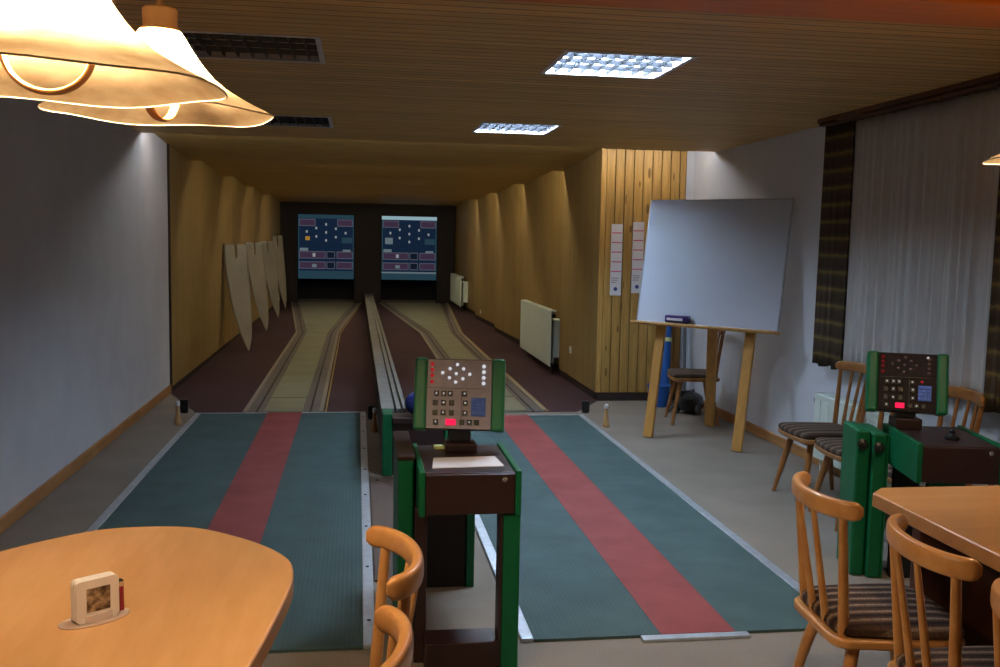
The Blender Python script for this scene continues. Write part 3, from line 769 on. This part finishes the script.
# ------------------------------------------------------------------ control consoles
def console(x, y, rz, label, kind):
    t = thing('control_console', label, 'control console', (x, y, 0), rz)
    A = kind == 'A'
    # sloping head box
    zb, zt = (.60, .018) if A else (.572, 0)
    b = MB().box(-.165, .165, .0, .018, zb, .732+zt).box(-.165, .165, .018, .50, zb, zb+.012)
    b.build('front_panel', M['brown_panel'], t, smooth=False, bevel=.004)
    for s in (-1, 1):
        MB().box(*sorted((s*.166, s*.188)), -.004, .50, zb-.005, .745+zt).build('side_panel', M['green'], t, smooth=False, bevel=.004)
    MB().box(-.165, .165, .012, .50, .724+zt, .736+zt).build('desk_top', M['brown_panel'], t, smooth=False, bevel=.003)
    MB().lathe([(.010, 0), (.010, .006), (.006, .010)], 16, T(.125, .0, .712+zt) @ RX(PI/2)).build('lock', M['silver'], t)
    if not A:
        MB().lathe([(.032, .736), (.034, .746), (.02, .754), (.012, .764), (.014, .778), (.008, .784)], 20, T(.02, .17, 0)).build('control_knob', M['knob'], t)
    # left column of two staggered slabs
    if A:
        MB().box(-.258, -.200, .15, .62, 0, .775).build('column_slab', M['green'], t, smooth=False, bevel=.008)
        MB().box(-.262, -.196, .14, .63, .776, .79).build('column_cap', M['brown_panel'], t, smooth=False, bevel=.003)
        MB().box(-.196, -.150, .10, .62, .0, .60).build('column_lining', M['brown_panel'], t, smooth=False, bevel=.004)
    else:
        for k, (a, c, yy) in enumerate(((-.335, -.270, .40), (-.267, -.20, .37))):
            sl = MB().box(a, c, yy, .66, 0, .722-.008*k).build('column_slab', M['green'], t, smooth=False, bevel=.012, seg=3)
            kn = MB().lathe([(.026, 0), (.026, .006), (.012, .012), (.012, .03), (.018, .036), (.0, .04)], 18, T((a+c)/2-.006, yy, .655-.008*k) @ RX(PI/2), False).build('round_catch', M['knob'], sl)
        MB().box(-.198, -.189, .38, .66, 0, .705).build('column_lining', M['green'], t, smooth=False)
    # right front post, rear panel, foot board
    if A:
        MB().box(.124, .190, .015, .09, 0, zb-.006).build('front_post', M['green'], t, smooth=False, bevel=.004)
        MB().box(.112, .123, .012, .09, 0, zb-.001).build('post_lining', M['brown_panel'], t, smooth=False)
        MB().box(-.160, .112, .0, .135, .0, .115).build('foot_board', M['brown_panel'], t, smooth=False, bevel=.005)
    else:
        MB().box(-.05, .09, .15, .23, 0, zb-.001).build('front_post', M['green'], t, smooth=False, bevel=.006)
        for xx in (-.15, .15): MB().lathe([(.012, zb-.022), (.014, zb-.018), (.014, zb-.001)], 14, T(xx, .03, 0)).build('stub_foot', M['silver'], t)
    RB = .90 if A else .40
    MB().box(-.148, .090, RB, RB+.04, 0, zb-.001).build('rear_panel', M['black'], t, smooth=False)
    MB().box(.091, .128, RB-.01, RB+.05, 0, zb-.006).build('rear_post', M['green'], t, smooth=False, bevel=.004)
    if A: MB().box(-.165, .165, .501, .95, .59, .62).build('rear_shelf', M['brown_panel'], t, smooth=False, bevel=.004)
    # neck and tilted control panel
    cx, cy = (-.012, .34) if A else (-.118, .36)
    MB().box(cx-.05, cx+.075, cy+.01, cy+.12, .736+zt, .79).build('neck', M['brown_panel'], t, smooth=False, bevel=.006)
    MB().box(cx-.035, cx+.055, cy+.045, cy+.095, .79, .855).build('neck', M['knob'], t, smooth=False, bevel=.006)
    W, H = .365, .285
    P = T(cx, cy+.02, .845 if A else .822) @ RZ(R(-10 if A else -12)) @ RX(R(-14))
    body = MB().box(-W/2+.03, W/2-.03, .004, .075, 0, H, P).build('panel_housing', M['brown_panel'], t, smooth=False, bevel=.004)
    for s in (-1, 1):
        c_ = MB()
        a0, a1 = sorted((s*(W/2-.052), s*W/2))
        c_.box(a0, a1, -.008, .088, -.004, H+.004, P).build('panel_cheek', M['green_cheek' if A else 'green'], t, smooth=False, bevel=.012, seg=3)
    MB().box(-W/2+.053, W/2-.053, -.001, .004, .004, H-.004, P).build('face_plate', M['plate' if A else 'plate_dark'], t, smooth=False)
    def dot(u_, v_, r, m, nm='indicator', d=.008):
        MB().lathe([(r, 0), (r*.95, d*.6), (r*.5, d), (0, d*1.05)], 14, P @ T(-W/2+u_*W, -.001, v_*H) @ RX(PI/2), False).build(nm, M[m], t)
    for v_ in (.92, .84, .76, .67): dot(.195, v_, .0075, 'lampred' if A else 'lampreddim', 'red_lamp')
    for u_, v_ in ((.47, .92), (.39, .86), (.54, .86), (.31, .80), (.46, .79), (.61, .785), (.385, .73), (.535, .72), (.455, .67)):
        dot(u_, v_, .0066, 'lampwhite' if A else 'lampoff', 'pin_lamp')
    for v_ in (.90, .82, .74, .66): dot(.765, v_, .0078, 'lampwhite' if A else 'lampoff', 'round_lamp')
    if not A: dot(.745, .93, .006, 'lampdim', 'round_lamp'); dot(.68, .52, .006, 'lampred', 'red_lamp')
    for row, v_ in (((.25, .33, .40, .56), .505), ((.24, .33, .42, .57), .375), ((.24, .33, .42, .57), .235), ((.25, .54, .62, .70), .105)):
        for k, u_ in enumerate(row):
            sw = MB().box(-.010, .010, -.005, 0, -.011, .011, P @ T(-W/2+u_*W, -.001, v_*H)).build('switch', M['knob'], t, smooth=False, bevel=.002)
            if (k+int(v_*40)) % 2 == 0 or v_ > .45:
                MB().box(-.003, .003, -.008, -.005, -.002, .004, P @ T(-W/2+u_*W, -.001, v_*H)).build('switch_cap', M['lampdim'], sw, smooth=False)
    MB().box(-.020, .020, -.004, 0, -.0125, .0125, P @ T(-W/2+.415*W, -.001, .105*H)).build('digital_display', M['digit'], t, smooth=False)
    kp = MB().box(-.029, .029, -.004, 0, -.037, .037, P @ T(-W/2+.715*W, -.001, .325*H)).build('keypad', M['bluekey'], t, smooth=False)
    for i in range(3):
        for j in range(4):
            MB().box(-.0075, .0075, -.009, -.004, -.0075, .0075, P @ T(-W/2+.715*W+(i-1)*.0185, -.001, .325*H+(j-1.5)*.018)).build('key', M['bluekey'], kp, smooth=False, bevel=.0015)
    b = MB()
    b.box(-.135, .10, -.0022, 0, .0, .0015, P @ T(.0, -.001, .58*H)); b.box(-.001, .001, -.0022, 0, -.09, .06, P @ T(.01, -.001, .35*H))
    b.build('panel_lines', M['knob'], t, smooth=False)
    return t
console(.412, 3.455, 0, 'green and brown bowling console between the two mats, paper on its desk', 'A')
console(2.633, 3.868, -R(12.6), 'green bowling console behind the right table with wide green column', 'B')
t = tag(MB().prism([(-.135, 0), (.138, .02), (.125, .185), (-.118, .17)], 0, .0022).build('score_sheet', M['paper'], None, smooth=False), 'white score sheet lying on the desk of the middle console', 'paper')
t.location = (.412, 3.54, .7545); 
t = thing('memo_note', 'small pale yellow note block beside the console neck', 'note', (.33, 3.89, .7545), .05)
MB().box(-.02, .02, -.018, .018, 0, .012).build('pad', M['note'], t, smooth=False)

# ------------------------------------------------------------------ chairs (local +x is the front)
def make_chair(name, label, cat, wm, lm, cm, group, depth=.10, half=.205, rail_h=.058, nsp=4, zr=.795, flat_rail=False, pad=.035, dz=0):
    t = thing(name, label, cat, (0, 0, 0), 0, group)
    # wooden seat plate
    ol = spline([(-.205, -.17), (-.215, 0), (-.205, .17), (-.10, .205), (.10, .225), (.19, .21), (.215, .10), (.22, 0), (.215, -.10), (.19, -.21), (.10, -.225), (-.10, -.205)], 5)
    MB().prism([p[:2] for p in ol], .395+dz, .425+dz).build('seat', wm, t, bevel=.008, seg=3)
    sc = [(.965*a+.012, .93*c) for a, c in ol]
    b = MB(); nn = len(sc)
    rings = [(.96, .424), (1.0, .436), (.99, .436+pad*.5), (.93, .430+pad), (.75, .437+pad), (.4, .441+pad)]
    v = [(a*k, c*k, z+dz) for k, z in rings for a, c in sc]
    f = [(j*nn+i, j*nn+(i+1) % nn, (j+1)*nn+(i+1) % nn, (j+1)*nn+i) for j in range(len(rings)-1) for i in range(nn)]
    f += [tuple(range(nn-1, -1, -1)), tuple((len(rings)-1)*nn+i for i in range(nn))]
    b.add(v, f); b.build('seat_cushion', cm, t)
    for sx, sy in ((-1, -1), (-1, 1), (1, -1), (1, 1)):
        MB().tube([(sx*.125, sy*.13, .40+dz), (sx*.155, sy*.16, .25), (sx*.205, sy*.205, .0)], [.021, .0195, .0125], 14).build('leg', lm, t)
    for sx in (-.14, .14): MB().box(sx-.018, sx+.018, -.16, .16, .372+dz, .396+dz).build('seat_batten', lm, t, smooth=False, bevel=.003)
    # curved top rail and its uprights
    N = 28
    bx = -.255
    def railp(a): return Vector((bx+depth*(1-math.cos(a)) , half*math.sin(a), zr))
    path = [railp(-PI/2+PI*i/N) for i in range(N+1)] if not flat_rail else [Vector((bx+depth*(2*i/N-1)**2, half*(2*i/N-1), zr+.012*(1-(2*i/N-1)**2))) for i in range(N+1)]
    th, hh = .0155, rail_h/2
    pr_ = [(th*math.copysign(abs(math.cos(q))**.55, math.cos(q)), hh*math.copysign(abs(math.sin(q))**.65, math.sin(q))) for q in [2*PI*i/18 for i in range(18)]]
    sc_ = [1]*(N+1)
    for k, s_ in ((0, .45), (1, .86)): sc_[k] = sc_[N-k] = s_
    MB().sweep(path, pr_, None, sc_).build('top_rail', wm, t)
    ys = [-.165+.33*i/(nsp-1) for i in range(nsp)]
    for i, yy in enumerate(ys):
        outer = i in (0, nsp-1)
        ytop = yy*(1.08 if not flat_rail else 1.12)
        q = min(1, abs(ytop)/half)
        xt = bx+depth*(1-math.sqrt(1-q*q)) if not flat_rail else bx+depth*q*q
        b0 = Vector((-.172 if outer else -.185, yy*.93, .424+dz)); b1 = Vector((xt, ytop, zr-hh*.55))
        mid = b0.lerp(b1, .35)
        if outer: MB().tube([b0, mid, b1], [(.0125, .018), (.012, .0165), (.010, .013)], 14).build('back_post', wm, t)
        else: MB().tube([b0, mid, b1], [.0125, .0115, .0085], 12).build('spindle', wm, t)
    return t
G1 = None
c1 = make_chair('dining_chair', 'beech bow-back chair at the right table nearest the console, whole striped seat showing', 'chair', M['beech'], M['beech'], M['cushion'], None, zr=.806, dz=-.024)
c1.location = (1.68, 2.87, 0); c1.rotation_euler = (0, 0, R(-4))
dup(c1, (1.715, 2.34, 0), R(-6), 'beech bow-back chair at the right table with its rail below the table corner')
dup(c1, (1.675, 1.815, 0), R(-2), "beech bow-back chair at the right table, cut off by the right picture edge")
dup(c1, (-.107, 2.345, 0), R(180+6), 'beech bow-back chair right of the oval table, the farther of the two')
dup(c1, (-.162, 1.84, 0), R(180-15), 'beech bow-back chair right of the oval table, cut off at the bottom edge')
w1 = make_chair('side_chair', 'dark wooden wall chair, first one right of the easel with its seat in full view', 'chair', M['darkbeech'], M['darkbeech'], M['cushion_wall'], None, depth=.06, half=.22, rail_h=.062, nsp=5, zr=.83, flat_rail=True, pad=.03)
w1.location = (2.91, 5.72, 0); w1.rotation_euler = (0, 0, R(180))
dup(w1, (2.91, 5.22, 0), R(180-5), 'dark wooden wall chair, its seat just left of the green console column')
dup(w1, (2.93, 4.66, 0), R(180-4), 'dark wooden wall chair whose curved back shows right of the console screen')
dup(w1, (3.0, 8.36, 0), R(180-10), 'dark wooden chair standing behind the easel below the whiteboard')

# ------------------------------------------------------------------ tables
t = thing('oval_table', 'pale beech oval table in the bottom left corner under the pendants', 'table', (-.60, 2.05, 0))
half_r = [(0, .845), (.13, .825), (.243, .745), (.35, .635), (.422, .515), (.443, .39), (.437, .25), (.415, .04), (.39, -.15), (.355, -.45), (.29, -.70), (.15, -.85), (0, -.88)]
poly = half_r + [(-a, c) for a, c in half_r[-2:0:-1]]
poly = [p[:2] for p in spline(poly, 6)]
MB().prism(poly, .700, .75).build('table_top', M['beech_top'], t, bevel=.006, seg=3)
MB().box(-.26, .26, -.42, .42, .65, .699).build('apron', M['beech'], t, smooth=False, bevel=.004)
for y0 in (-.40, .40):
    MB().box(-.17, .17, y0-.035, y0+.035, .05, .65).build('pedestal', M['beech'], t, smooth=False, bevel=.01)
    MB().box(-.17, .17, y0-.06, y0+.06, .0, .05).build('foot', M['beech'], t, smooth=False, bevel=.012)
MB().box(-.025, .025, -.365, .365, .24, .33).build('stretcher', M['beech'], t, smooth=False, bevel=.006)

t = thing('corner_table', 'beech table with clipped corners at the right picture edge', 'table', (2.285, 2.35, 0))
hx, hy, ch = .503, .82, .068
poly = [(-hx, -hy+ch), (-hx+ch, -hy), (hx-ch, -hy), (hx, -hy+ch), (hx, hy-ch), (hx-ch, hy), (-hx+ch, hy), (-hx, hy-ch)]
MB().prism(poly, .700, .75).build('table_top', M['beech_top_x'], t, smooth=False, bevel=.007, seg=3)
MB().box(-.30, .30, -.60, .60, .645, .699).build('apron', M['pedestal'], t, smooth=False, bevel=.004)
for y0 in (-.775, .71):
    MB().box(-.355, .355, y0-.03, y0+.03, .05, .699).build('pedestal', M['pedestal'], t, smooth=False, bevel=.01)
    MB().box(-.355, .355, y0-.04, y0+.04, 0, .05).build('foot', M['pedestal'], t, smooth=False, bevel=.012)
MB().box(-.03, .03, -.745, .68, .2, .40).build('stretcher', M['pedestal'], t, smooth=False, bevel=.006)

# coaster holder on the oval table
HA = R(37); hc = (-.572, 2.185)
t = thing('coaster_holder', 'clear plastic coaster holder on the oval table', 'coaster holder', (hc[0], hc[1], .75), HA)
MB().prism([(.078*math.cos(q), .042*math.sin(q)) for q in [2*PI*i/36 for i in range(36)]], 0, .004).build('base', M['acrylic'], t, bevel=.0015)
MB().box(-.03, .03, -.0245, -.0225, .004, .020).build('front_lip', M['acrylic'], t, smooth=False)
MB().box(-.03, .03, .0115, .0135, .004, .045).build('back_plate', M['acrylic'], t, smooth=False)
cs = None
for i in range(7):
    yy = -.0205+i*.0044
    if i == 0:
        c = thing('coaster', 'white square coaster with a brown photo print, front of the upright stack', 'coaster', (0, 0, 0), HA, 'coasters in the clear holder')
        MB().prism(rrect(.094, .094, .010), 0, .0038, T(0, 0, .0472) @ RX(PI/2)).build('card', M['coaster'], c, smooth=False)
        MB().box(-.025, .027, -.0044, -.0038, .022, .075).build('photo_print', M['photo'], c, smooth=False)
    else:
        if cs is None:
            cs = MB().prism(rrect(.094, .094, .010), 0, .0038, T(0, 0, .0472) @ RX(PI/2)).build('coaster', M['coaster'], None, smooth=False)
            c = cs
        else:
            c = cs.copy(); COL.objects.link(c)
        tag(c, 'plain white coaster behind the photo coaster in the upright stack', 'coaster', 'coasters in the clear holder')
        c.rotation_euler = (0, 0, HA)
    ofs = Vector((0, yy+.0038, 0)); ofs.rotate(Matrix.Rotation(HA, 3, 'Z'))
    c.location = (hc[0]+ofs.x+.001*math.sin(i*2.1), hc[1]+ofs.y, .7542)
t = thing('lighter', 'purple lighter standing at the right end of the coaster holder', 'lighter', (hc[0]+.060*math.cos(HA)-.006*math.sin(HA), hc[1]+.060*math.sin(HA)+.006*math.cos(HA), .7545), HA)
MB().prism(rrect(.018, .012, .005), 0, .055).build('body', M['ballred'], t)
MB().prism(rrect(.019, .010, .004), .055, .067).build('cap', M['silver'], t)
MB().lathe([(.004, -.004), (.004, .004)], 12, T(.003, 0, .068) @ RX(PI/2)).build('wheel', M['knob'], t)

# ------------------------------------------------------------------ camera and world
cam = bpy.data.cameras.new('camera'); co = bpy.data.objects.new('camera', cam); COL.objects.link(co)
p, y, r = R(5.441), R(8.379), R(1.087)
F = Vector((math.sin(y)*math.cos(p), math.cos(y)*math.cos(p), -math.sin(p)))
r0 = Vector((math.cos(y), -math.sin(y), 0)); u0 = r0.cross(F)
Rv = r0*math.cos(r)+u0*math.sin(r); Uv = -r0*math.sin(r)+u0*math.cos(r)
co.matrix_world = Matrix(((Rv.x, Uv.x, -F.x, 0), (Rv.y, Uv.y, -F.y, 0), (Rv.z, Uv.z, -F.z, 1.6), (0, 0, 0, 1)))
cam.sensor_width = 36; cam.lens = 36*.972; cam.clip_start = .05; cam.clip_end = 200
SC.camera = co
w = bpy.data.worlds.new('night'); SC.world = w; w.use_nodes = True
bg = w.node_tree.nodes.get('Background') or w.node_tree.nodes.new('ShaderNodeBackground')
bg.inputs[0].default_value = (.02, .03, .06, 1); bg.inputs[1].default_value = .15
vs = SC.view_settings
vs.view_transform = 'Standard'; vs.look = 'None'; vs.gamma = 1; vs.exposure = 0.62; vs.use_curve_mapping = False
SC.cycles.use_denoising = True
SC.cycles.max_bounces = 8; SC.cycles.diffuse_bounces = 5; SC.cycles.sample_clamp_indirect = 4
